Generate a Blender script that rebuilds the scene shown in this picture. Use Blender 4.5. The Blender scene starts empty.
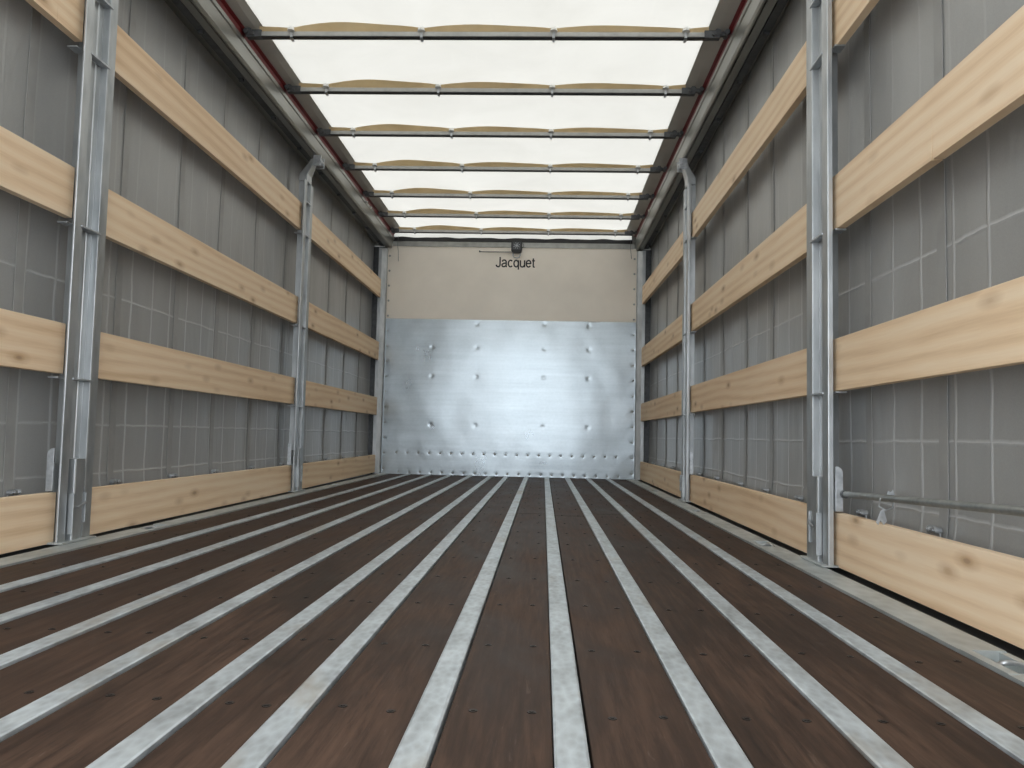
import bpy, bmesh, math, random
from mathutils import Vector, Matrix, noise
random.seed(7)
scene = bpy.context.scene
COL = scene.collection

# ------------------------------------------------------------ camera, world, light, exposure
F_PX, PITCH, YAW, ROLL = 810.5, 0.0638, 0.0397, 0.0221
fwd = Vector((-math.sin(YAW)*math.cos(PITCH), math.cos(YAW)*math.cos(PITCH), math.sin(PITCH)))
rgt = Vector((math.cos(YAW), math.sin(YAW), 0))
upv = rgt.cross(fwd)
c_, s_ = math.cos(ROLL), math.sin(ROLL)
R_, U_ = c_*rgt + s_*upv, -s_*rgt + c_*upv
cam_d = bpy.data.cameras.new('camera')
cam = bpy.data.objects.new('camera', cam_d)
COL.objects.link(cam)
M = Matrix((R_, U_, -fwd)).transposed().to_4x4()
M.translation = Vector((0.3167, 0.0, 0.3639))
cam.matrix_world = M
cam_d.sensor_width = 36
cam_d.lens = F_PX/1024*36
cam_d.clip_start = 0.02
scene.camera = cam

world = bpy.data.worlds.new('world')
scene.world = world
world.use_nodes = True
wn, wl = world.node_tree.nodes, world.node_tree.links
bg = wn['Background']
tc = wn.new('ShaderNodeTexCoord')
sp = wn.new('ShaderNodeSeparateXYZ')
wl.new(tc.outputs['Generated'], sp.inputs[0])
cr = wn.new('ShaderNodeValToRGB')
wl.new(sp.outputs['Z'], cr.inputs[0])
cr.color_ramp.elements[0].position = 0.0
cr.color_ramp.elements[0].color = (1.20, 1.28, 1.36, 1)
cr.color_ramp.elements[1].position = 0.9
cr.color_ramp.elements[1].color = (0.90, 0.91, 0.92, 1)
wl.new(cr.outputs[0], bg.inputs[0])
SKY = 2.7
bg.inputs[1].default_value = SKY

vs = scene.view_settings
vs.view_transform = 'Standard'
vs.look = 'None'
vs.gamma = 1
vs.use_curve_mapping = False
vs.exposure = 0.32

# ------------------------------------------------------------ node helpers
class NT:
    def __init__(self, name):
        self.m = bpy.data.materials.new(name)
        self.m.use_nodes = True
        self.t = self.m.node_tree
        self.b = self.t.nodes['Principled BSDF']
    def n(self, kind, **kw):
        x = self.t.nodes.new(kind)
        for k, v in kw.items():
            if k in ('i',):
                for kk, vv in v.items(): x.inputs[kk].default_value = vv
            else: setattr(x, k, v)
        return x
    def l(self, a, b): self.t.links.new(a, b)
    def val(self, x):
        return x
    def math(self, op, a, b=None, c=None, clamp=False):
        x = self.t.nodes.new('ShaderNodeMath'); x.operation = op; x.use_clamp = clamp
        for i, v in enumerate((a, b, c)):
            if v is None: continue
            if isinstance(v, (int, float)): x.inputs[i].default_value = v
            else: self.l(v, x.inputs[i])
        return x.outputs[0]
    def ramp(self, fac, stops):
        x = self.t.nodes.new('ShaderNodeValToRGB')
        e = x.color_ramp.elements
        while len(e) < len(stops): e.new(0.5)
        for k, (p, c) in enumerate(stops):
            e[k].position = p
            e[k].color = (c, c, c, 1) if isinstance(c, (int, float)) else (*c, 1)
        self.l(fac, x.inputs[0])
        return x.outputs[0]
    def mix(self, fac, a, b, mode='MIX'):
        x = self.t.nodes.new('ShaderNodeMix'); x.data_type = 'RGBA'; x.blend_type = mode
        for sock, v in ((x.inputs[0], fac), (x.inputs[6], a), (x.inputs[7], b)):
            if isinstance(v, (int, float)): sock.default_value = v
            elif isinstance(v, tuple): sock.default_value = (*v, 1)
            else: self.l(v, sock)
        return x.outputs[2]
    def coords(self, scale=(1, 1, 1), rnd=0.0):
        g = self.n('ShaderNodeTexCoord').outputs['Object']
        mp = self.n('ShaderNodeMapping'); mp.inputs['Scale'].default_value = scale
        self.l(g, mp.inputs[0])
        out = mp.outputs[0]
        if rnd:
            oi = self.n('ShaderNodeObjectInfo')
            r = self.math('MULTIPLY', oi.outputs['Random'], rnd)
            cx = self.n('ShaderNodeCombineXYZ')
            self.l(r, cx.inputs[0]); self.l(r, cx.inputs[1]); self.l(r, cx.inputs[2])
            ad = self.n('ShaderNodeVectorMath', operation='ADD')
            self.l(out, ad.inputs[0]); self.l(cx.outputs[0], ad.inputs[1])
            out = ad.outputs[0]
        return out
    def noise(self, vec, scale, detail=4, rough=0.55, dist=0.0):
        x = self.n('ShaderNodeTexNoise')
        x.inputs['Scale'].default_value = scale; x.inputs['Detail'].default_value = detail
        x.inputs['Roughness'].default_value = rough; x.inputs['Distortion'].default_value = dist
        self.l(vec, x.inputs['Vector'])
        return x.outputs['Fac']
    def bump(self, h, strength, dist=0.002, prev=None):
        x = self.n('ShaderNodeBump'); x.inputs['Strength'].default_value = strength
        x.inputs['Distance'].default_value = dist
        self.l(h, x.inputs['Height'])
        if prev: self.l(prev, x.inputs['Normal'])
        return x.outputs[0]
    def set(self, **kw):
        names = dict(color='Base Color', rough='Roughness', metal='Metallic', normal='Normal', spec='Specular IOR Level')
        for k, v in kw.items():
            s = self.b.inputs[names[k]]
            if isinstance(v, (int, float)): s.default_value = v
            elif isinstance(v, tuple): s.default_value = (*v, 1)
            else: self.l(v, s)
        return self

def galv(name, c0, c1, rough=0.42, metal=0.85, patch=14, stretch=(1, 1, 1), stain=None, bump=0.08):
    t = NT(name)
    co = t.coords(stretch, 9.0)
    n1 = t.noise(co, patch, 5, 0.6)
    v = t.n('ShaderNodeTexVoronoi'); v.inputs['Scale'].default_value = patch*4
    t.l(co, v.inputs['Vector'])
    f = t.math('ADD', t.math('MULTIPLY', n1, 0.8), t.math('MULTIPLY', v.outputs['Distance'], 0.25))
    col = t.ramp(f, [(0.32, c0), (0.68, c1)])
    if stain:
        n2 = t.noise(co, 3.1, 5, 0.65, 0.4)
        col = t.mix(t.ramp(n2, [(0.56, 0.0), (0.72, 0.75)]), col, stain)
    r = t.ramp(t.noise(co, patch*0.6, 3), [(0.3, rough-0.07), (0.7, rough+0.1)])
    t.set(color=col, metal=metal, rough=r, normal=t.bump(n1, bump, 0.002))
    return t.m

def plain(name, c, rough=0.5, metal=0.0, var=0.12, scale=9, spec=0.5, bump=0.0):
    t = NT(name)
    n1 = t.noise(t.coords((1, 1, 1), 5.0), scale, 5)
    a = tuple(max(0, x*(1-var)) for x in c); b = tuple(min(1, x*(1+var)) for x in c)
    t.set(color=t.ramp(n1, [(0.3, a), (0.7, b)]), rough=rough, metal=metal, spec=spec)
    if bump: t.set(normal=t.bump(n1, bump, 0.003))
    return t.m

M_POST = galv('galvanized_post_steel', (0.36, 0.38, 0.39), (0.54, 0.56, 0.57), 0.42, 0.8, 9, (1, 1, 0.35))
M_FIT = galv('fitting_steel', (0.36, 0.38, 0.40), (0.58, 0.60, 0.62), 0.38, 0.85, 20)
M_BAR = galv('dull_tube_steel', (0.30, 0.31, 0.30), (0.44, 0.45, 0.43), 0.45, 0.8, 15)
M_RAIL = galv('aluminium_rail', (0.24, 0.24, 0.225), (0.34, 0.34, 0.315), 0.36, 0.85, 5, (1, 0.2, 1), bump=0.03)
M_STRIP = galv('galvanized_floor_strip', (0.42, 0.455, 0.475), (0.68, 0.745, 0.78), 0.46, 0.6, 22, (1, 0.45, 1), (0.42, 0.36, 0.28), 0.05)
M_EDGE = galv('floor_edge_steel', (0.36, 0.39, 0.39), (0.56, 0.60, 0.60), 0.50, 0.5, 9, (1, 0.5, 1), (0.42, 0.41, 0.37), 0.05)
M_BOW = galv('roof_bow_steel', (0.36, 0.36, 0.345), (0.46, 0.46, 0.44), 0.5, 0.4, 12, bump=0.02)
M_DARK = plain('dark_rubber_and_shade', (0.012, 0.012, 0.013), 0.45)  # rubber, and the painted shade under boards and bows
M_DARKSTEEL = plain('dark_steel', (0.10, 0.105, 0.11), 0.5, 0.5, 0.25, 30)
M_RED = plain('red_tarpaulin', (0.15, 0.012, 0.014), 0.5)
M_WHITE = plain('white_plastic', (0.80, 0.80, 0.76), 0.4, var=0.04)
M_INK = plain('black_lettering', (0.012, 0.012, 0.014), 0.5)
M_SCREW = plain('dark_screw_head', (0.016, 0.012, 0.010), 0.45, 0.3)
M_GROUND = plain('yard_concrete', (0.42, 0.42, 0.41), 0.9, var=0.2, scale=1.5)
M_VAL = plain('grey_tarpaulin_edge', (0.42, 0.405, 0.37), 0.5, var=0.12, scale=4)

def mat_roof():
    t = NT('translucent_roof_tarpaulin')
    co = t.coords((1, 1, 1))
    n1 = t.noise(co, 2.2, 6, 0.6, 0.5)
    n2 = t.noise(t.coords((6, 1, 1)), 3.0, 4, 0.6)
    spots = t.noise(co, 16, 3, 0.6)
    c = t.ramp(n1, [(0.25, (0.475, 0.463, 0.425)), (0.7, (0.53, 0.518, 0.48))])
    c = t.mix(t.ramp(n2, [(0.6, 0.0), (0.8, 0.25)]), c, (0.56, 0.55, 0.50))
    c = t.mix(t.ramp(spots, [(0.72, 0.0), (0.80, 0.35)]), c, (0.50, 0.49, 0.46))
    t.set(color=c, rough=0.6)
    tr = t.n('ShaderNodeBsdfTranslucent'); t.l(c, tr.inputs[0])
    mx = t.n('ShaderNodeMixShader'); mx.inputs[0].default_value = 0.50
    t.l(t.b.outputs[0], mx.inputs[1]); t.l(tr.outputs[0], mx.inputs[2])
    t.l(mx.outputs[0], t.t.nodes['Material Output'].inputs[0])
    return t.m
M_ROOF = mat_roof()

def mat_web():
    t = NT('tan_webbing')
    c = t.ramp(t.noise(t.coords((1, 1, 1), 3), 8, 4), [(0.3, (0.64, 0.51, 0.30)), (0.7, (0.76, 0.63, 0.40))])
    t.set(color=c, rough=0.8)
    tr = t.n('ShaderNodeBsdfTranslucent'); t.l(c, tr.inputs[0])
    mx = t.n('ShaderNodeMixShader'); mx.inputs[0].default_value = 0.35
    t.l(t.b.outputs[0], mx.inputs[1]); t.l(tr.outputs[0], mx.inputs[2])
    t.l(mx.outputs[0], t.t.nodes['Material Output'].inputs[0])
    return t.m
M_WEB = mat_web()

def mat_wood():
    t = NT('pale_spruce')
    co = t.coords((1, 1, 1), 37.0)
    big = t.noise(t.coords((1, 0.5, 5.0), 37.0), 1.6, 3, 0.5, 0.6)
    w = t.n('ShaderNodeTexWave'); w.wave_type = 'BANDS'; w.bands_direction = 'Z'
    w.inputs['Scale'].default_value = 7.0; w.inputs['Distortion'].default_value = 9.0
    w.inputs['Detail'].default_value = 2.0; w.inputs['Detail Scale'].default_value = 0.6
    t.l(t.coords((1, 0.10, 1), 37.0), w.inputs['Vector'])
    fine = t.noise(t.coords((1, 3.0, 90.0), 37.0), 2.0, 4, 0.6)
    f = t.math('ADD', t.math('MULTIPLY', w.outputs['Fac'], 0.20), t.math('ADD', t.math('MULTIPLY', big, 0.50), t.math('MULTIPLY', fine, 0.38)))
    c = t.ramp(f, [(0.34, (0.66, 0.44, 0.25)), (0.52, (0.82, 0.61, 0.40)), (0.70, (0.90, 0.73, 0.53))])
    # knots
    v = t.n('ShaderNodeTexVoronoi'); v.inputs['Scale'].default_value = 1.0; v.inputs['Randomness'].default_value = 1.0
    kv = t.coords((1.0, 4.6, 12.0), 37.0)
    t.l(kv, v.inputs['Vector'])
    wob = t.math('MULTIPLY', t.math('SUBTRACT', fine, 0.5), 0.05)
    d = t.math('ADD', v.outputs['Distance'], wob)
    c = t.mix(t.ramp(d, [(0.09, 0.85), (0.14, 0.45), (0.28, 0.0)]), c, (0.40, 0.225, 0.10))
    c = t.mix(t.ramp(d, [(0.05, 0.8), (0.08, 0.0)]), c, (0.20, 0.10, 0.045))
    oi = t.n('ShaderNodeObjectInfo')
    c = t.mix(0.3, c, t.ramp(oi.outputs['Random'], [(0.0, (0.78, 0.54, 0.34)), (0.5, (0.87, 0.67, 0.47)), (1.0, (0.90, 0.70, 0.48))]))
    t.set(color=c, rough=t.ramp(fine, [(0.3, 0.5), (0.7, 0.68)]), spec=0.35, normal=t.bump(fine, 0.12, 0.001))
    return t.m
M_WOOD = mat_wood()

def mat_plank():
    t = NT('dark_floor_plank')
    co = t.coords((1, 1, 1), 0)
    oi = t.n('ShaderNodeObjectInfo')
    st = t.noise(t.coords((26, 1.6, 1), 23.0), 3.0, 8, 0.72, 0.3)
    blot = t.noise(t.coords((2.4, 0.8, 1), 23.0), 2.6, 5, 0.65, 0.5)
    f = t.math('ADD', t.math('MULTIPLY', st, 0.55), t.math('MULTIPLY', blot, 0.5))
    c = t.ramp(f, [(0.36, (0.013, 0.0078, 0.0055)), (0.50, (0.039, 0.0222, 0.0150)), (0.68, (0.098, 0.057, 0.038))])
    c = t.mix(t.math('MULTIPLY', oi.outputs['Random'], 0.35), c, (0.062, 0.035, 0.024))
    scr = t.noise(t.coords((50, 5, 1), 11.0), 2.5, 3, 0.6, 1.2)
    c = t.mix(t.ramp(scr, [(0.66, 0.0), (0.76, 0.35)]), c, (0.16, 0.115, 0.09))
    t.set(color=c, rough=t.ramp(blot, [(0.3, 0.50), (0.7, 0.68)]), spec=0.25, normal=t.bump(st, 0.18, 0.0015))
    return t.m
M_PLANK = mat_plank()

def mat_curtain():
    t = NT('grey_curtain_tarpaulin')
    g = t.n('ShaderNodeTexCoord').outputs['Object']
    s = t.n('ShaderNodeSeparateXYZ'); t.l(g, s.inputs[0])
    y, z = s.outputs['Y'], s.outputs['Z']
    nz = t.noise(t.coords((1, 1, 1)), 6, 4, 0.6)
    wob = t.math('MULTIPLY', t.math('SUBTRACT', nz, 0.5), 0.018)
    yy = t.math('ADD', y, wob)
    ph = t.math('ABSOLUTE', t.math('SUBTRACT', t.math('FRACT', t.math('DIVIDE', t.math('ADD', yy, 1.0), 0.157)), 0.5))
    ph = t.math('MULTIPLY', ph, 0.157)          # distance in metres from the nearest line
    vl = t.ramp(ph, [(0.0, 1.0), (0.0028, 1.0), (0.0065, 0.0)])
    low = t.ramp(z, [(0.84, 1.0), (0.88, 0.0)])
    low2 = t.ramp(t.math('MULTIPLY', z, 0.5), [(0.46, 1.0), (0.62, 0.0)])
    hz = None
    zz = t.math('ADD', z, wob)
    for q in (0.20, 0.37, 0.835, 1.30):
        dd = t.math('ABSOLUTE', t.math('SUBTRACT', zz, q))
        k = t.ramp(dd, [(0.0, 1.0), (0.0015, 1.0), (0.005, 0.0)])
        hz = k if hz is None else t.math('MAXIMUM', hz, k)
    ln = t.math('MAXIMUM', t.math('MULTIPLY', vl, low2), t.math('MULTIPLY', hz, low2))
    faint = t.math('MULTIPLY', vl, 0.25)
    ln = t.math('MAXIMUM', ln, faint)
    vary = t.noise(t.coords((1, 0.7, 0.25)), 5.0, 4, 0.6)
    weave = t.noise(t.coords((1, 260, 260)), 1.0, 1)
    base = t.ramp(t.math('ADD', t.math('MULTIPLY', vary, 0.7), t.math('MULTIPLY', weave, 0.3)), [(0.3, (0.245, 0.244, 0.234)), (0.7, (0.325, 0.324, 0.312))])
    c = t.mix(t.math('MULTIPLY', ln, 0.55), base, (0.56, 0.57, 0.57))
    wr = t.noise(t.coords((1, 2.2, 0.8)), 2.0, 3, 0.5, 0.8)
    nrm = t.bump(ln, 0.55, 0.003)
    nrm = t.bump(wr, 0.35, 0.02, nrm)
    t.set(color=c, rough=0.32, spec=0.8, normal=nrm)
    tr = t.n('ShaderNodeBsdfTranslucent'); tr.inputs[0].default_value = (0.005, 0.005, 0.005, 1)
    ad = t.n('ShaderNodeAddShader')
    t.l(t.b.outputs[0], ad.inputs[0]); t.l(tr.outputs[0], ad.inputs[1])
    t.l(ad.outputs[0], t.t.nodes['Material Output'].inputs[0])
    return t.m
M_CURT = mat_curtain()
M_STRAP = plain('grey_webbing_band', (0.300, 0.299, 0.288), 0.45, var=0.1, scale=12)

def mat_sheet():
    t = NT('galvanized_headboard_sheet')
    n1 = t.noise(t.coords((1, 1, 1)), 2.4, 4, 0.55, 0.4)
    hz = t.noise(t.coords((1.2, 1, 26)), 1.3, 4, 0.6)
    sp_ = t.noise(t.coords((1, 1, 1)), 45, 4, 0.6)
    c = t.ramp(t.math('ADD', t.math('MULTIPLY', n1, 0.5), t.math('ADD', t.math('MULTIPLY', hz, 0.25), t.math('MULTIPLY', sp_, 0.15))),
               [(0.3, (0.30, 0.335, 0.355)), (0.7, (0.50, 0.55, 0.58))])
    nrm = t.bump(t.noise(t.coords((1, 1, 1)), 3.2, 2, 0.4), 0.20, 0.012)
    nrm = t.bump(hz, 0.06, 0.003, nrm)
    t.set(color=c, metal=0.95, rough=t.ramp(n1, [(0.3, 0.27), (0.7, 0.33)]), normal=nrm)
    return t.m
M_SHEET = mat_sheet()
M_PANEL = plain('beige_coated_panel', (0.85, 0.79, 0.70), 0.42, var=0.05, scale=3, spec=0.4)

# ------------------------------------------------------------ mesh helpers
def box(bm, x0, x1, y0, y1, z0, z1, mat=None):
    vs_ = [bm.verts.new((x, y, z)) for x in (x0, x1) for y in (y0, y1) for z in (z0, z1)]
    for f in ((0, 1, 3, 2), (4, 6, 7, 5), (0, 4, 5, 1), (2, 3, 7, 6), (0, 2, 6, 4), (1, 5, 7, 3)):
        bm.faces.new([vs_[i] for i in f])
    return vs_

def prism(bm, pts, axis, a, b):
    """pts: 2-D outline; axis: extrusion axis 0/1/2 from a to b; outline uses the other two axes in order."""
    def mk(p, w):
        l = list(p); l.insert(axis, w); return bm.verts.new(l)
    A = [mk(p, a) for p in pts]; B = [mk(p, b) for p in pts]
    bm.faces.new(A); bm.faces.new(B[::-1])
    n = len(pts)
    for i in range(n):
        bm.faces.new((A[i], B[i], B[(i+1) % n], A[(i+1) % n]))

def cyl(bm, p0, p1, r, n=14, r2=None):
    p0, p1 = Vector(p0), Vector(p1)
    d = (p1-p0).normalized()
    a = d.orthogonal().normalized(); b = d.cross(a)
    r2 = r if r2 is None else r2
    A = [bm.verts.new(p0 + r*(math.cos(2*math.pi*k/n)*a + math.sin(2*math.pi*k/n)*b)) for k in range(n)]
    B = [bm.verts.new(p1 + r2*(math.cos(2*math.pi*k/n)*a + math.sin(2*math.pi*k/n)*b)) for k in range(n)]
    bm.faces.new(A[::-1]); bm.faces.new(B)
    for k in range(n): bm.faces.new((A[k], A[(k+1) % n], B[(k+1) % n], B[k]))

def tube(bm, pts, r, n=10):
    pts = [Vector(p) for p in pts]
    rings = []
    ref = None
    for i, p in enumerate(pts):
        d = (pts[min(i+1, len(pts)-1)] - pts[max(i-1, 0)]).normalized()
        a = d.orthogonal().normalized() if ref is None else (ref - d*ref.dot(d)).normalized()
        ref = a; b = d.cross(a)
        rings.append([bm.verts.new(p + r*(math.cos(2*math.pi*k/n)*a + math.sin(2*math.pi*k/n)*b)) for k in range(n)])
    for u, v in zip(rings, rings[1:]):
        for k in range(n): bm.faces.new((u[k], u[(k+1) % n], v[(k+1) % n], v[k]))
    bm.faces.new(rings[0][::-1]); bm.faces.new(rings[-1])

def obj(name, bm, mat, parent=None, bevel=0.0, smooth=False, seg=2):
    bmesh.ops.recalc_face_normals(bm, faces=bm.faces)
    me = bpy.data.meshes.new(name)
    bm.to_mesh(me); bm.free()
    me.materials.append(mat)
    o = bpy.data.objects.new(name, me)
    COL.objects.link(o)
    if parent: o.parent = parent
    if bevel:
        md = o.modifiers.new('bevel', 'BEVEL'); md.width = bevel; md.segments = seg
        md.limit_method = 'ANGLE'; md.angle_limit = math.radians(35)
    if smooth:
        for p in me.polygons: p.use_smooth = True
    return o

def empty(name, loc=(0, 0, 0)):
    o = bpy.data.objects.new(name, None); o.location = loc; o.empty_display_size = 0.1
    COL.objects.link(o); return o

def tag(o, label, cat, group=None):
    o['label'] = label; o['category'] = cat
    if group: o['group'] = group
    return o

def struct(o, label, cat):
    o['kind'] = 'structure'; o['label'] = label; o['category'] = cat
    return o

Y0, YB = -0.05, 7.273       # open rear edge, head wall
NB = bmesh.new

# ------------------------------------------------------------ yard outside (seen by light only through the open rear)
b = NB(); box(b, -30, 30, -40, 45, -1.35, -1.25)
struct(obj('ground', b, M_GROUND), 'pale concrete yard around and under the truck body', 'ground')

# ------------------------------------------------------------ floor
floor = struct(empty('floor'), 'load floor of dark brown planks divided by galvanized metal strips', 'floor')
strips = [-0.8816, -0.6934, -0.511, -0.3255, -0.1432, -0.002, 0.1759, 0.3563, 0.5377, 0.7206, 0.8984]
HW = 0.0198
edges = [-1.062] + strips + [1.062]
protoscrew = None
joints = {0: 5.1, 1: 3.9, 2: 4.4, 3: 5.6, 4: 4.9, 5: 3.6, 6: 5.75, 7: 3.865, 8: 3.80, 9: 3.93, 10: 4.8, 11: 5.4}
for i in range(12):
    xa = edges[i] + (HW+0.004 if i else 0.004)
    xb = edges[i+1] - (HW+0.0015 if i < 11 else 0.004)
    b = NB()
    j = joints[i]
    for (ya, yb) in ((Y0, j-0.0035), (j+0.0035, YB-0.012)):
        n = max(2, int((yb-ya)/0.25))
        box(b, xa, xb, ya, yb, -0.03, -0.0015)
    pl = obj('plank', b, M_PLANK, floor, 0.0012)
    xc = (xa+xb)/2; off = min(0.045, (xb-xa)*0.27)
    for k in range(20):
        y = 0.76 + 0.338*k + random.uniform(-.012, .012)
        for s in (-1, 1):
            if protoscrew is None:
                b = NB(); cyl(b, (0, 0, -0.004), (0, 0, 0.0008), 0.0062, 10); cyl(b, (0, 0, 0.0004), (0, 0, 0.0016), 0.003, 8)
                o = obj('screw', b, M_SCREW, pl); protoscrew = o
            else:
                o = protoscrew.copy(); COL.objects.link(o); o.parent = pl
            o.location = (xc + s*off + random.uniform(-.005, .005), y + random.uniform(-.008, .008), -0.0015)
for i, x in enumerate(strips):
    b = NB()
    prism(b, [(x-HW, 0.0018), (x-HW+0.003, 0.003), (x+HW-0.003, 0.003), (x+HW, 0.0018), (x+HW, -0.03), (x-HW, -0.03)], 1, Y0, YB-0.008)
    # prism order for axis 1 is (x, z)
    obj('metal_strip', b, M_STRIP, floor)
b = NB(); box(b, -1.29, 1.29, Y0, YB+0.03, -0.11, -0.0305)
obj('subfloor', b, M_DARK, floor)  # near-black colour stands for the shade in the floor gaps
b = NB()
for s in (-1, 1): box(b, *sorted((s*1.1475, s*1.236)), Y0, YB-0.01, -0.0302, -0.008)
obj('rave_shade_strip', b, M_DARK, floor)  # near-black strips added to paint the shade under the lowest boards
for s in (-1, 1):
    b = NB()
    # galvanized edge rail with lashing pockets; built in runs between pockets so that the pockets are real recesses
    pk = [1.42, 2.93, 4.22, 5.75] if s > 0 else [1.1, 2.95, 5.55]
    xs = (1.0625, 1.146)
    ycur = Y0
    for p in pk + [None]:
        yb = YB-0.01 if p is None else p-0.075
        prism(b, [(s*xs[0], 0.003), (s*(xs[1]-0.004), 0.003), (s*xs[1], -0.001), (s*xs[1], -0.03), (s*xs[0], -0.03)], 1, ycur, yb)
        if p is not None:
            ya, yb2 = p-0.075, p+0.075
            box(b, *sorted((s*xs[0], s*(xs[0]+0.018))), ya, yb2, -0.03, 0.004)
            box(b, *sorted((s*(xs[1]-0.015), s*xs[1])), ya, yb2, -0.03, 0.0)
            # sloping bottom of the pocket
            v = [b.verts.new(q) for q in ((s*(xs[0]+.018), ya, .002), (s*(xs[1]-.015), ya, .002), (s*(xs[1]-.015), yb2-.03, -.026), (s*(xs[0]+.018), yb2-.03, -.026),
                                          (s*(xs[0]+.018), yb2, -.026), (s*(xs[1]-.015), yb2, -.026))]
            b.faces.new(v[:4]); b.faces.new((v[3], v[2], v[5], v[4]))
            ycur = yb2
    er = obj('edge_rail', b, M_EDGE, floor)
    for p in pk:
        b = NB()
        tube(b, [(s*(1.107+0.02*math.cos(a)), p-0.02+0.045*math.sin(a), -0.006+0.006*math.cos(a)) for a in [k*math.pi/8 for k in range(-4, 13)]], 0.0045, 8)
        obj('lashing_ring', b, M_FIT, er, smooth=True)

# ------------------------------------------------------------ side walls: tarpaulin curtains
def curtain(s, name, label):
    b = NB()
    ny, nz = 300, 56
    XC = 1.262
    grid = []
    def cx(y, z):
        x = XC + 0.0015*math.sin(y*2*math.pi/0.471 + 0.6)
        x += 0.007*(noise.noise(Vector((y*1.3, z*0.9, s*3.1)))) + 0.003*noise.noise(Vector((y*5, z*2.2, s*7)))
        if z < 0.22: x -= 0.030*((0.22-z)/0.22)**1.6
        return x
    for i in range(ny+1):
        y = Y0 + (YB+0.04-Y0)*i/ny
        row = []
        for k in range(nz+1):
            z = -0.03 + 2.13*k/nz
            x = cx(y, z)
            row.append(b.verts.new((s*x, y, z)))
        grid.append(row)
    for i in range(ny):
        for k in range(nz):
            b.faces.new((grid[i][k], grid[i+1][k], grid[i+1][k+1], grid[i][k+1]))
    o = obj(name, b, M_CURT, None, smooth=True)
    struct(o, label, 'curtain')
    ys = [0.57, 1.04, 1.51, 1.955, 2.385, 2.96, 3.40, 3.83, 4.34, 4.82, 5.30, 5.80, 6.30, 6.80] if s > 0 else \
         [0.50, 0.98, 1.45, 1.90, 2.345, 2.91, 3.374, 3.81, 4.30, 4.80, 5.30, 5.80, 6.30, 6.80]
    for y in ys:
        b = NB()
        pr = []
        for k in range(37):
            z = 0.10 + 1.97*k/36
            x = cx(y, z) - 0.004
            pr.append((x, z))
        for dx in (0.0, 0.0018):
            pass
        A = []
        for (x, z) in pr:
            A.append([b.verts.new((s*(x+dx), y+dy, z)) for dx, dy in ((0, -.021), (0, .021), (.0018, .021), (.0018, -.021))])
        for u, v in zip(A, A[1:]):
            for q in range(4): b.faces.new((u[q], u[(q+1) % 4], v[(q+1) % 4], v[q]))
        b.faces.new(A[0]); b.faces.new(A[-1][::-1])
        st = obj('curtain_strap', b, M_STRAP, o)
        b = NB()
        xk = XC-0.02
        box(b, *sorted((s*(xk-0.004), s*xk)), y-.024, y+.024, 0.135, 0.160)
        for d in (-.0145, .0145):
            cyl(b, (s*(xk-.014), y+d, .166), (s*(xk+.004), y+d, .166), .0085, 12)
            cyl(b, (s*(xk-.018), y+d, .166), (s*(xk-.014), y+d, .166), .004, 10)
        obj('roller_buckle', b, M_FIT, st, 0.001)
    return o
curtain(-1, 'wall_left', 'grey tarpaulin curtain behind the boards on the left side')
curtain(1, 'wall_right', 'grey tarpaulin curtain behind the boards on the right side')

# ------------------------------------------------------------ head wall
back = struct(empty('wall_back', (0, YB, 0)), 'head wall with beige upper panel over a galvanized metal sheet', 'wall')
def bk(o): o.parent = back; o.matrix_parent_inverse = Matrix.Translation((0, -YB, 0)); return o
b = NB()
# metal sheet with pressed dimples round its fixing points
dimples = [(x, z) for x in (-0.70, -0.297, 0.311, 0.712) for z in (1.15, 0.887, 0.45)] + [(-0.30, 1.366), (0.71, 1.366), (0.31, 1.372)]
rowriv = [(-1.0+0.0985*k, 0.193) for k in range(21)] + [(-0.98+0.0985*k, 0.021) for k in range(21)]
nx, nz = 340, 210
gx = []
def dent(x, z):
    d = 0.0
    for (a, c), r, h in [(p, 0.018, 0.0021) for p in dimples] + [(p, 0.014, 0.0013) for p in rowriv]:
        q = ((x-a)**2+(z-c)**2)/(r*r)
        if q < 6: d += h*math.exp(-q)
    for sx in (-1.115, 1.112):
        if abs(x-sx) < .05:
            k = round((z-0.05)/0.138); q = ((x-sx)**2+(z-0.05-0.138*k)**2)/(0.018**2)
            if q < 6: d += 0.0018*math.exp(-q)
    d += 0.0045*noise.noise(Vector((x*2.1, z*1.7, 0.3))) + 0.0012*noise.noise(Vector((x*6, z*5, 4.3)))
    return d
for i in range(nx+1):
    x = -1.145 + 2.29*i/nx
    gx.append([b.verts.new((x, YB-0.006+dent(x, 0.0+1.404*k/nz), 0.0+1.404*k/nz)) for k in range(nz+1)])
for i in range(nx):
    for k in range(nz): b.faces.new((gx[i][k], gx[i+1][k], gx[i+1][k+1], gx[i][k+1]))
sheet = bk(obj('metal_sheet', b, M_SHEET, None, smooth=True))
b = NB(); box(b, -1.285, 1.285, YB+0.012, YB+0.045, -0.03, 2.07)
bk(obj('wall_core', b, M_DARKSTEEL))  # dark colour stands for the shade in the gaps beside the corner posts
b = NB(); box(b, -1.145, 1.145, YB-0.001, YB+0.0115, 1.4045, 2.075)
bk(obj('upper_panel', b, M_PANEL, None, 0.001))
b = NB(); prism(b, [(YB-0.007, 2.072), (YB-0.009, 2.112), (YB-0.004, 2.118), (YB+0.045, 2.118), (YB+0.045, 2.072)], 0, -1.10, 1.10)
box(b, -1.285, 1.285, YB+0.022, YB+0.044, 2.075, 2.145)
for s in (-1, 1): box(b, *sorted((s*1.085, s*1.285)), YB+0.022, YB+0.044, 2.145, 2.215)
bk(obj('top_profile', b, M_RAIL))
b = NB(); box(b, -1.145, 1.145, YB-0.0045, YB+0.008, 1.3985, 1.4045)
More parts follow.
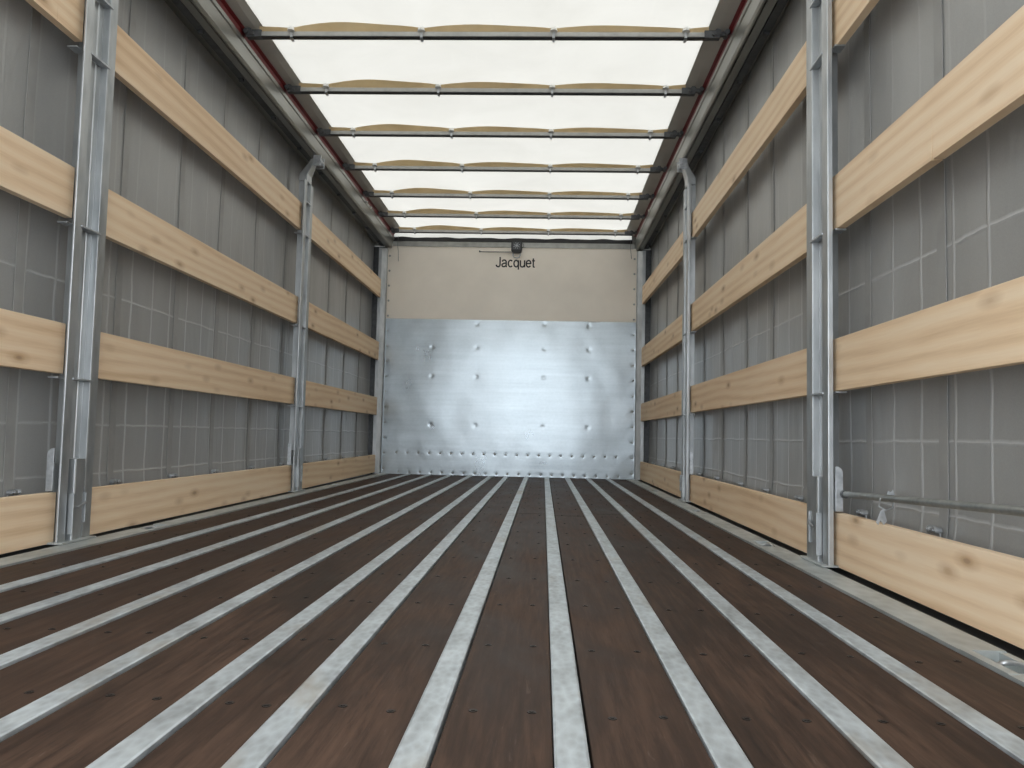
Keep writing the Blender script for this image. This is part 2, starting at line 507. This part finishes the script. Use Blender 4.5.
bk(obj('sheet_edge', b, M_RAIL))
rv0 = None
rivs = [(p[0], p[1]) for p in rowriv] + [(sx, 0.05+0.138*k) for sx in (-1.115, 1.112) for k in range(15)]
for (x, z) in rivs:
    if rv0 is None:
        b = NB()
        prof = [(0.0095, 0.001), (0.009, -0.0020), (0.0065, -0.0045), (0.0028, -0.0055)]
        rings = [[b.verts.new((r*math.cos(2*math.pi*k/12), yy, r*math.sin(2*math.pi*k/12))) for k in range(12)] for r, yy in prof]
        for u, v in zip(rings, rings[1:]):
            for k in range(12): b.faces.new((u[k], u[(k+1) % 12], v[(k+1) % 12], v[k]))
        b.faces.new(rings[-1])
        o = obj('rivet', b, M_BAR, None, smooth=True); rv0 = o
    else:
        o = rv0.copy(); COL.objects.link(o)
    o.parent = back
    yy = YB-0.005+(dent(x, z) if z < 1.4 else 0.003)
    o.location = (x, yy-YB, z)
# lettering
def arc(cx_, cz_, rx, rz, a0, a1, n=14):
    return [(cx_+rx*math.cos(math.radians(a0+(a1-a0)*k/n)), cz_+rz*math.sin(math.radians(a0+(a1-a0)*k/n))) for k in range(n+1)]
# grotesque letters as pen strokes, in units of the capital height
glyphs = [
    (0.50, [[(0.37, 1.0), (0.37, 0.26)] + arc(0.20, 0.22, 0.17, 0.20, 0, -180)]),
    (0.56, [arc(0.245, 0.50, 0.185, 0.20, 170, 0) + [(0.43, 0.12), (0.455, 0.04), (0.50, 0.035)],
            [(0.43, 0.42), (0.30, 0.385), (0.17, 0.35)] + arc(0.20, 0.19, 0.15, 0.155, 110, 300) + [(0.36, 0.09), (0.43, 0.20)]]),
    (0.52, [arc(0.265, 0.36, 0.205, 0.325, 45, 315)]),
    (0.56, [arc(0.255, 0.36, 0.20, 0.325, 0, 360, 26), [(0.465, 0.70), (0.465, -0.24)]]),
    (0.56, [[(0.08, 0.70), (0.08, 0.24)] + arc(0.25, 0.22, 0.17, 0.19, 180, 300) + [(0.43, 0.16), (0.46, 0.26)], [(0.46, 0.70), (0.46, 0.0)]]),
    (0.56, [[(0.06, 0.38), (0.465, 0.38)] + arc(0.262, 0.38, 0.203, 0.305, 0, 180) + arc(0.262, 0.34, 0.203, 0.305, 180, 325)]),
    (0.30, [[(0.13, 0.90), (0.13, 0.14), (0.15, 0.05), (0.21, 0.03), (0.27, 0.04)], [(0.02, 0.66), (0.27, 0.66)]]),
]
b = NB()
tot = sum(w for w, _ in glyphs)
U = 0.356/tot; HC = 0.094; PW = 0.0128
penx = -0.142
lay = 0
for w, strokes in glyphs:
    for st in strokes:
        p = [(penx+U*q[0], 1.892+HC*q[1]*0.98) for q in st]
        L_, R2 = [], []
        for k in range(len(p)):
            a_ = p[max(k-1, 0)]; c2 = p[min(k+1, len(p)-1)]
            dx_, dz_ = c2[0]-a_[0], c2[1]-a_[1]; d_ = math.hypot(dx_, dz_) or 1
            nx_, nz_ = -dz_/d_*PW/2, dx_/d_*PW/2
            L_.append((p[k][0]+nx_, p[k][1]+nz_)); R2.append((p[k][0]-nx_, p[k][1]-nz_))
        yl = YB-0.0018-0.0001*(lay % 3); lay += 1
        for k in range(len(p)-1):
            q4 = [L_[k], L_[k+1], R2[k+1], R2[k]]
            prism(b, q4, 1, yl, YB-0.0008)
    penx += U*w
lt = obj('lettering', b, M_INK)
bk(lt); lt['label'] = 'black printed name on the beige panel'
# dark rubber seal above the head wall and the wavy hem of the roof
b = NB()
N = 120
for i in range(N):
    xa, xb = -1.09+2.18*i/N, -1.09+2.18*(i+1)/N
    za, zb = [2.156+0.003*math.sin(x*17)+0.002*math.sin(x*31+1) for x in (xa, xb)]
    A = [b.verts.new(q) for q in ((xa, YB-.004, 2.119), (xb, YB-.004, 2.119), (xb, YB-.004, zb), (xa, YB-.004, za))]
    B = [b.verts.new((v.co.x, YB+.02, v.co.z)) for v in A]
    b.faces.new(A); b.faces.new(B[::-1]); b.faces.new((A[3], A[2], B[2], B[3])); b.faces.new((A[0], B[0], B[1], A[1]))
bmesh.ops.remove_doubles(b, verts=b.verts, dist=1e-5)
bk(obj('rubber_seal', b, M_DARK))

# corner posts
for s, nm, lb in ((-1, 'trim_1', 'grey corner post where the head wall meets the left side'), (1, 'trim_2', 'grey corner post where the head wall meets the right side')):
    b = NB()
    prism(b, [(s*1.130, YB-0.01), (s*1.130, YB-0.035), (s*1.138, YB-0.045), (s*1.176, YB-0.060), (s*1.205, YB-0.060), (s*1.205, YB+0.03), (s*1.147, YB+0.03), (s*1.147, YB-0.01)], 2, 0.0, 2.045)
    struct(obj(nm, b, M_POST, None, 0.0015), lb, 'post')

# ------------------------------------------------------------ top rails
def rail(s, name, label):
    dx = 0.0 if s > 0 else -0.030
    P = lambda x, z: (s*(x+dx), z)
    t = empty(name)
    b = NB()
    prism(b, [P(1.110, 2.146), P(1.112, 2.128), P(1.117, 2.122), P(1.124, 2.066), P(1.131, 2.052), P(1.139, 2.052), P(1.139, 2.075), P(1.145, 2.075),
              P(1.147, 2.056), P(1.183, 2.056), P(1.187, 2.062), P(1.187, 2.10), (s*1.274, 2.10), (s*1.274, 2.04), (s*1.280, 2.04), (s*1.280, 2.165), P(1.122, 2.165), P(1.122, 2.146)], 1, Y0, YB+0.02)
    obj('rail_profile', b, M_RAIL, t, 0.001)
    b = NB(); prism(b, [P(1.1235, 2.152), P(1.1185, 2.152), P(1.1185, 2.180), P(1.104, 2.186), P(1.104, 2.189), P(1.1235, 2.188)], 1, Y0, YB)
    # curtain roller track below the rail
    obj('red_tarpaulin_edge', b, M_RED, t)['label'] = 'dark red tarpaulin edge'
    b = NB(); prism(b, [P(1.196, 2.098), P(1.196, 2.070), P(1.232, 2.070), P(1.232, 2.098)], 1, Y0, YB-0.005)
    obj('roller_track', b, M_DARKSTEEL, t)
    # small bright bolts on the rail
    for y in (6.25, 6.1) if s < 0 else (6.25, ):
        b = NB(); cyl(b, P(1.112, 0)[:1]+(y, 2.137), P(1.100, 0)[:1]+(y, 2.139), 0.008, 10)
        obj('bolt', b, M_WHITE, t)
    # roller hangers of the curtain
    for k in range(15):
        y = 0.5+0.47*k
        b = NB(); box(b, *sorted((s*(1.205+dx), s*(1.225+dx))), y-.008, y+.008, 2.056, 2.072)
        cyl(b, (s*(1.205+dx), y, 2.06), (s*(1.226+dx), y, 2.06), .005, 8)
        obj('curtain_roller', b, M_DARKSTEEL, t)
    struct(t, label, 'rail')
rail(-1, 'trim_3', 'metal roof rail along the top of the left curtain')
rail(1, 'trim_4', 'metal roof rail along the top of the right curtain')

# ------------------------------------------------------------ roof
b = NB()
XL, XR = -1.016, 1.031
nx, ny = 60, 180
g = []
for i in range(nx+1):
    x = XL-0.004+(XR-XL+0.008)*i/nx
    row = []
    for k in range(ny+1):
        y = Y0 + (YB+0.03-Y0)*k/ny
        z = 2.224 + 0.004*noise.noise(Vector((x*1.8, y*1.5, 0))) + 0.002*noise.noise(Vector((x*6, y*5, 2)))
        e = min(i, nx-i)/nx
        if e < 0.04: z = 2.224
        row.append(b.verts.new((x, y, z)))
    g.append(row)
for i in range(nx):
    for k in range(ny): b.faces.new((g[i][k], g[i][k+1], g[i+1][k+1], g[i+1][k]))
roof = obj('ceiling', b, M_ROOF, None, smooth=True)
struct(roof, 'bright translucent white tarpaulin roof', 'roof')
b = NB()
gr = []
for i in range(81):
    x = -1.084+2.168*i/80
    w = 0.004*math.sin(x*14)+0.003*math.sin(x*29)
    gr.append([b.verts.new((x, YB+0.031-0.014*k/4+w*k/4, 2.226-0.088*k/4)) for k in range(5)])
for u, v in zip(gr, gr[1:]):
    for k in range(4): b.faces.new((u[k], v[k], v[k+1], u[k+1]))
obj('roof_hem', b, M_ROOF, roof, smooth=True)
for s, xe in ((-1, XL), (1, XR)):
    dx = 0.0 if s > 0 else -0.030
    b = NB()
    n = 160
    pro = []
    for k in range(n+1):
        y = Y0+(YB+0.02-Y0)*k/n
        w = 0.003*math.sin(y*2*math.pi/0.6)
        pro.append([b.verts.new(q) for q in ((xe-s*0.004, y, 2.222), (s*(1.07+dx), y, 2.207+w), (s*(1.119+dx), y, 2.192), (s*1.28, y, 2.175),
                                             (s*1.28, y, 2.185), (s*(1.119+dx), y, 2.200), (s*(1.07+dx), y, 2.222), (xe-s*0.004, y, 2.228))])
    for u, v in zip(pro, pro[1:]):
        for q in range(8): b.faces.new((u[q], u[(q+1) % 8], v[(q+1) % 8], v[q]))
    b.faces.new(pro[0]); b.faces.new(pro[-1][::-1])
    obj('roof_edge_band', b, M_VAL, roof)['label'] = 'grey reinforced edge of the roof tarpaulin'

# roof bows
bow_y = [3.547, 4.14, 4.749, 5.381, 6.003, 6.562, 7.089]
clipx = [-0.862, -0.268, 0.329, 0.917]
names = ['nearest roof bow', 'second roof bow from the camera', 'third roof bow from the camera', 'middle one of the seven roof bows',
         'third roof bow from the head wall', 'second roof bow from the head wall', 'farthest roof bow, close to the head wall']
def make_bow():
    t = empty('roof_bow')
    ZB = 2.155
    b = NB()
    prism(b, [(-.013, ZB+.003), (-.010, ZB), (.010, ZB), (.013, ZB+.003), (.013, ZB+.022), (-.013, ZB+.022)], 0, -1.03, 1.04)
    obj('bow_bar', b, M_BOW, t)
    b = NB(); prism(b, [(-.0145, ZB-.0035), (.0145, ZB-.0035), (.0145, ZB-.0005), (-.0145, ZB-.0005)], 0, -1.03, 1.04)  # near-black strip puts the shade of the bow's bottom face into colour
    obj('underside_shade', b, M_DARK, t)['label'] = 'near-black strip standing for the shaded underside of the bow'
    # tan webbing bulging up between clips
    b = NB(); n = 150; pr = []
    for k in range(n+1):
        x = -1.01+2.03*k/n
        u = (x+0.862)/0.595
        arc = abs(math.sin(math.pi*u))**0.7
        bulge = 0.022 if 0 < u < 1 else (0.013 if 1 <= u < 2 else (0.010 if u >= 2 else 0.008))
        skew = 1+0.25*math.sin(2*math.pi*u)
        zt = ZB+.0385+bulge*arc*skew
        zt = min(zt, 2.2195)
        pr.append([b.verts.new(q) for q in ((x, -.006, ZB+.0222), (x, -.010-.010*arc, zt), (x, -.0075-.010*arc, zt), (x, -.0035, ZB+.0222))])
    for u_, v_ in zip(pr, pr[1:]):
        for q in range(4): b.faces.new((u_[q], u_[(q+1) % 4], v_[(q+1) % 4], v_[q]))
    b.faces.new(pr[0]); b.faces.new(pr[-1][::-1])
    obj('tan_webbing', b, M_WEB, t, smooth=False)
    for x in clipx:
        b = NB()
        box(b, x-.006, x+.006, -.0165, -.0135, ZB-.012, ZB+.030)
        box(b, x-.006, x+.006, -.0165, .0165, ZB-.012, ZB-.0045)
        box(b, x-.006, x+.006, .0135, .0165, ZB-.012, ZB+.030)
        c = obj('clip', b, M_FIT, t, 0.001)
        b = NB()
        cyl(b, (x, -.022, ZB+.020), (x, -.022, ZB+.033), .017, 14, .014)
        obj('clip_cap', b, M_WHITE, c)
    for s in (-1, 1):
        dx = 0.0 if s > 0 else 0.030
        b = NB()
        box(b, *sorted((s*1.000, s*1.070)), -.017, .017, ZB-.004, ZB+.030)
        cyl(b, (s*1.060, -.020, ZB+.022), (s*1.060, .020, ZB+.022), .016, 12)
        cyl(b, (s*(1.040), -.026, ZB+.010), (s*1.040, .026, ZB+.010), .009, 10)
        box(b, *sorted((s*1.06, s*(1.108-dx))), -.012, .012, ZB+.010, ZB+.028)
        cyl(b, (s*(1.100-dx), -.028, ZB+.020), (s*(1.100-dx), .028, ZB+.020), .012, 12)
        obj('end_bracket', b, M_DARKSTEEL, t, 0.002)
    return t
bow0 = make_bow()
def dup(root):
    r = root.copy(); COL.objects.link(r)
    for ch in list(root.children):
        c = ch.copy(); COL.objects.link(c); c.parent = r
        for g_ in list(ch.children):
            d = g_.copy(); COL.objects.link(d); d.parent = c
    return r
bows = [bow0]+[dup(bow0) for _ in bow_y[1:]]
for o, y, nm in zip(bows, bow_y, names):
    o.location = (0, y, 0)
    tag(o, nm + ', with tan webbing', 'roof bow', 'roof bows')

# ------------------------------------------------------------ posts
def make_post(s, yc, near):
    t = empty('side_post', (s*1.16, yc, 0.004))
    inv = Matrix.Translation((-s*1.16, -yc, -0.004))
    def pt(name, b, mat=M_POST, bevel=0.0012, parent=None, smooth=False):
        o = obj(name, b, mat, None, bevel, smooth)
        if parent is None:
            o.parent = t; o.matrix_parent_inverse = inv
        else: o.parent = parent
        return o
    X = lambda v: s*v
    h = (0.088 if s < 0 else 0.095) if near else 0.085          # half width along the wall
    r = 0.050 if near else 0.042          # half width of the recess
    sd = 1.155 if s < 0 else 1.164
    b = NB()
    prism(b, [(X(1.148), yc-h), (X(1.148), yc-r), (X(1.150), yc-r+.004), (X(1.172), yc-r+.006), (X(1.174), yc-r+.012), (X(1.174), yc+.014), (X(1.170), yc+.017), (X(1.170), yc+r-.010),
              (X(1.172), yc+r-.006), (X(1.150), yc+r-.004), (X(1.148), yc+r), (X(1.148), yc+h), (X(1.150), yc+h+.0015), (X(sd), yc+h+.0015), (X(sd), yc+h-.003), (X(1.153), yc+h-.004), (X(1.153), yc+r), (X(1.1765), yc+r-.002),
              (X(1.200), yc+.040), (X(1.200), yc-.040), (X(1.1765), yc-r+.002), (X(1.153), yc-r), (X(1.153), yc-h+.004), (X(sd), yc-h+.003), (X(sd), yc-h-.0015), (X(1.150), yc-h-.0015)], 2, 0.004, 1.885)
    body = pt('upright', b)
    # board seats crossing the recess and reaching under the board ends
    for z in (0.508, 0.990, 1.550, 1.755):
        b = NB()
        box(b, *sorted((X(1.145), X(1.1695))), yc-r-.006, yc+r+.006, z, z+.006)
        if z < 1.7:
            for d in (-1, 1):
                ya, yb = sorted((yc+d*(h-.035), yc+d*(h+.012)))
                box(b, *sorted((X(1.168), X(1.200))), ya, yb, z+.002, z+.007)
        pt('board_seat', b, M_FIT, 0.0008)
    # lower locking channel
    b = NB()
    prism(b, [(X(1.138), yc-.024), (X(1.138), yc+.020), (X(1.142), yc+.024), (X(1.168), yc+.024), (X(1.1735), yc-.028), (X(1.142), yc-.028)], 2, 0.006, 0.262)
    lk = pt('locking_channel', b)
    b = NB()
    box(b, *sorted((X(1.132), X(1.150))), yc-.040, yc-.031, 0.030, 0.155)
    box(b, *sorted((X(1.132), X(1.150))), yc+.027, yc+.035, 0.060, 0.155)
    lk2 = pt('latch_guide', b)
    b = NB()
    tube(b, [(X(1.136), yc-.036, .118), (X(1.130), yc-.020, .112), (X(1.129), yc+.004, .118), (X(1.133), yc+.028, .126)], .0035, 8)
    pt('latch_pin', b, M_FIT, 0)
    b = NB(); box(b, *sorted((X(1.128), X(1.21))), yc-h-.006, yc+h+.006, 0.0042, 0.010)
    pt('base_plate', b, M_EDGE)
    # rounded cover plate beyond the post, behind the boards
    b = NB()
    pts = [(X(1.165), .02), (X(1.165), .300)]
    cx_, cz_, rr = 1.195, .262, .036
    for k in range(0, 9):
        a = math.pi/2*(1-k/8)
        pts.append((X(cx_-.01+rr*math.cos(a)), cz_+rr*math.sin(a)))
    pts.append((X(cx_-.01+rr), .02))
    prism(b, [(X(1.166), .166), (X(1.166), .296)] + [(X(1.168+.019*math.cos(math.pi/2*(1-k/8))), .277+.019*math.sin(math.pi/2*(1-k/8))) for k in range(9)] + [(X(1.187), .166)], 1, yc-h-.012, yc-h-.007)
    pt('cover_plate', b, M_FIT, 0.0008)
    b = NB(); box(b, *sorted((X(1.166), X(1.180))), yc-h-.0068, yc-r, .168, .25)
    pt('cover_bracket', b, M_POST, 0.001)
    # bent head arm reaching to the roof rail, with clevis
    dx = 0.0 if s > 0 else -0.030
    b = NB()
    def sec(x, z, hw, d):
        return [b.verts.new(q) for q in ((X(x), yc-hw, z), (X(x), yc+hw, z), (X(x+d), yc+hw, z), (X(x+d), yc-hw, z))]
    S = [sec(1.150, 1.886, .048, .050), sec(1.148, 1.93, .046, .050), sec(1.128+dx*.3, 1.995, .036, .035), sec(1.120+dx*.5, 2.030, .030, .030)]
    for u, v in zip(S, S[1:]):
        for q in range(4): b.faces.new((u[q], u[(q+1) % 4], v[(q+1) % 4], v[q]))
    b.faces.new(S[0]); b.faces.new(S[-1][::-1])
    pt('head_arm', b, M_POST, 0.003)
    b = NB()
    for d in (-1, 1):
        ya, yb = sorted((yc+d*.031, yc+d*.038))
        box(b, *sorted((X(1.100+dx), X(1.150+dx))), ya, yb, 1.985, 2.05)
    cyl(b, (X(1.112+dx), yc-.046, 2.02), (X(1.112+dx), yc+.046, 2.02), .011, 12)
    pt('clevis', b, M_FIT, 0.001)
    return t
for s, side in ((-1, 'left'), (1, 'right')):
    tag(make_post(s, 2.515 if s < 0 else 2.502, True), 'tall galvanized post against the %s curtain, nearer the camera' % side, 'post', 'wall posts')
    tag(make_post(s, 4.84, False), 'tall galvanized post against the %s curtain, nearer the metal wall' % side, 'post', 'wall posts')

# ------------------------------------------------------------ slatted side boards
rowsL = [(0.005, 0.160), (0.5255, 0.682), (1.010, 1.172), (1.583, 1.748)]
rowsR = [(0.005, 0.161), (0.517, 0.672), (1.000, 1.164), (1.558, 1.714)]
bays = [(0.26, 2.455), (2.562, 4.795), (4.886, 7.208)]
rown = ['lowest', 'second-lowest', 'second-highest', 'topmost']
bayn = ['nearest section, before the first post', 'middle section, between the posts', 'farthest section, next to the metal wall']
# measured small differences of single boards: (z shift near, z shift far)
adj = {(-1, 3, 2): (0.0, 0.004), (-1, 2, 2): (0.006, 0.008), (1, 2, 2): (-0.014, 0.004), (1, 3, 2): (-0.036, 0.004), (1, 3, 1): (0.0, -0.004), (1, 2, 1): (-0.008, 0.0),
       (1, 2, 0): (0.008, 0.0), (1, 1, 1): (0.0, 0.006), (-1, 3, 0): (-0.006, 0.004), (-1, 2, 0): (-0.006, 0.006), (-1, 0, 2): (0, 0.008)}
for s, side, rows in ((-1, 'left', rowsL), (1, 'right', rowsR)):
    for ri, (za, zb) in enumerate(rows):
        for bi, (ya, yb) in enumerate(bays):
            L = yb-ya; H = zb-za; T = 0.025
            b = NB()
            a0, a1 = adj.get((s, ri, bi), (0, 0))
            # columns (y, lower edge, upper edge); some boards have open drying cracks running in from an edge
            if s == 1 and ri == 2 and bi == 0:
                c1, c2 = 1.815-ya, 2.174-ya
                cols = [(0, 0, H), (c1-.0042, 0, H), (c1-.0016, .052, H), (c1, .108, H), (c1+.0016, .052, H), (c1+.0042, 0, H), (c2-.001, 0, H), (c2, 0, H-.034), (c2+.001, 0, H), (L, 0, H)]
            elif s == -1 and ri == 3 and bi == 0:
                c1 = 2.32-ya
                cols = [(0, 0, H), (c1-.0007, 0, H), (c1, H*.5, H), (c1+.0007, 0, H), (L, 0, H)]
            else:
                cols = [(0, 0, H), (L, 0, H)]
            V = [[[b.verts.new((xx, y, z)) for z in (lo, hi)] for xx in (0, T)] for y, lo, hi in cols]
            for A_, B_ in zip(V, V[1:]):
                for q in (0, 1): b.faces.new((A_[q][0], B_[q][0], B_[q][1], A_[q][1]))
                for q in (0, 1): b.faces.new((A_[0][q], B_[0][q], B_[1][q], A_[1][q]))
            for A_ in (V[0], V[-1]): b.faces.new((A_[0][0], A_[0][1], A_[1][1], A_[1][0]))
            for v in b.verts:
                f = v.co.y/L
                v.co.z += a0*(1-f)+a1*f
            o = obj('side_board', b, M_WOOD, None, 0.0015 if len(cols) == 2 else 0)
            o.location = (s*1.176 if s > 0 else -1.176-T, ya, za)
            lab = '%s pale wooden board on %s side, %s' % (rown[ri], side, bayn[bi])
            tag(o, lab, 'board', 'pale wooden side boards')

# ------------------------------------------------------------ round bar lying along the right curtain
bar = empty('load_bar', (1.168, 2.40, 0.216))
inv = Matrix.Translation((-1.168, -2.40, -0.216))
tag(bar, 'round steel bar above the lowest board on the right side', 'bar')
b = NB(); tube(b, [(1.1880, 2.386, 0.2172), (1.166, 1.4, 0.2530), (1.142, 0.55, 0.285)], 0.0088, 16)
o = obj('bar_tube', b, M_BAR, None, smooth=True); o.parent = bar; o.matrix_parent_inverse = inv
b = NB(); cyl(b, (1.188, 2.378, 0.2172), (1.1885, 2.392, 0.217), 0.0115, 14)
o = obj('bar_end', b, M_DARKSTEEL, None); o.parent = bar; o.matrix_parent_inverse = inv
b = NB()
yk = 2.10
tube(b, [(1.205, yk, .232), (1.190, yk-.004, .236), (1.172, yk, .226), (1.170, yk+.004, .206), (1.186, yk, .196), (1.204, yk+.003, .204), (1.2055, yk, .224)], .0022, 8)
prism(b, [(1.186, .232), (1.190, .246), (1.197, .243), (1.202, .250), (1.207, .236)], 1, yk-.005, yk-.003)
prism(b, [(1.172, .196), (1.180, .200), (1.187, .170), (1.180, .160), (1.170, .172), (1.166, .160), (1.160, .166), (1.168, .186)], 1, yk-.004, yk-.002)
o = obj('tie_scrap', b, M_FIT, None, 0.0004)
tag(o, 'torn silvery tie knotted round the steel bar on the right side', 'tie')

# ------------------------------------------------------------ fitting at the top of the head wall
fit = empty('wall_fitting', (0.043, YB-0.002, 2.07))
inv = Matrix.Translation((-0.043, -(YB-0.002), -2.07))
tag(fit, 'small dark square fitting with thin rod and loop on the beige panel', 'fitting')
def fp(name, b, mat, bevel=0.0, parent=None, smooth=False):
    o = obj(name, b, mat, None, bevel, smooth); o.parent = fit; o.matrix_parent_inverse = inv; return o
yf = YB-0.0095
b = NB(); prism(b, [(-.005, 2.118), (-.005, 2.040), (.004, 2.022), (.016, 2.016), (.078, 2.016), (.086, 2.024), (.093, 2.046), (.091, 2.118), (.084, 2.126), (.002, 2.126)], 1, yf-.030, yf)
fp('housing', b, M_DARK, 0.003)
b = NB(); box(b, .006, .082, yf-.033, yf-.029, 2.046, 2.116)
fp('face_plate', b, M_DARKSTEEL, 0.002)
b = NB()
for k in range(4):
    a = k*math.pi/4+0.3
    c, s2 = math.cos(a)*.030, math.sin(a)*.030
    cyl(b, (.044-c, yf-.0345, 2.081-s2), (.044+c, yf-.0345, 2.081+s2), .0022, 6)
cyl(b, (.044, yf-.037, 2.081), (.044, yf-.032, 2.081), .009, 12)
fp('star_grille', b, M_FIT)
b = NB(); tube(b, [(.012, yf-.012, 2.022), (.013, yf-.014, 1.996), (.021, yf-.015, 1.978), (.045, yf-.015, 1.972), (.069, yf-.015, 1.979), (.077, yf-.014, 1.998), (.078, yf-.012, 2.022)], .0055, 8)
fp('loop_handle', b, M_FIT, smooth=True)
b = NB(); tube(b, [(.092, yf-.02, 2.105), (.106, yf-.02, 2.100), (.108, yf-.02, 2.075), (.094, yf-.02, 2.062)], .003, 8)
fp('side_hook', b, M_DARKSTEEL, smooth=True)
b = NB(); cyl(b, (-.289, yf-.010, 2.026), (.010, yf-.010, 2.026), .0042, 10); cyl(b, (-.291, yf-.016, 2.029), (-.291, yf, 2.029), .0075, 10)
fp('rod', b, M_DARKSTEEL)
# thin cords hanging at the rail ends
for s, nm in ((-1, 'left'), (1, 'right')):
    b = NB()
    x = -1.040 if s < 0 else 1.075
    tube(b, [(x, YB-.018, 2.16), (x-.004, YB-.016, 2.08), (x+.003, YB-.014, 2.02), (x+.006, YB-.012, 1.93 if s < 0 else 1.98)], .002, 6)
    tag(obj('hanging_cord', b, M_DARKSTEEL, None, smooth=True), 'short thin cord hanging in the top %s corner of the head wall' % nm, 'cord', 'cords at the corners of the head wall')
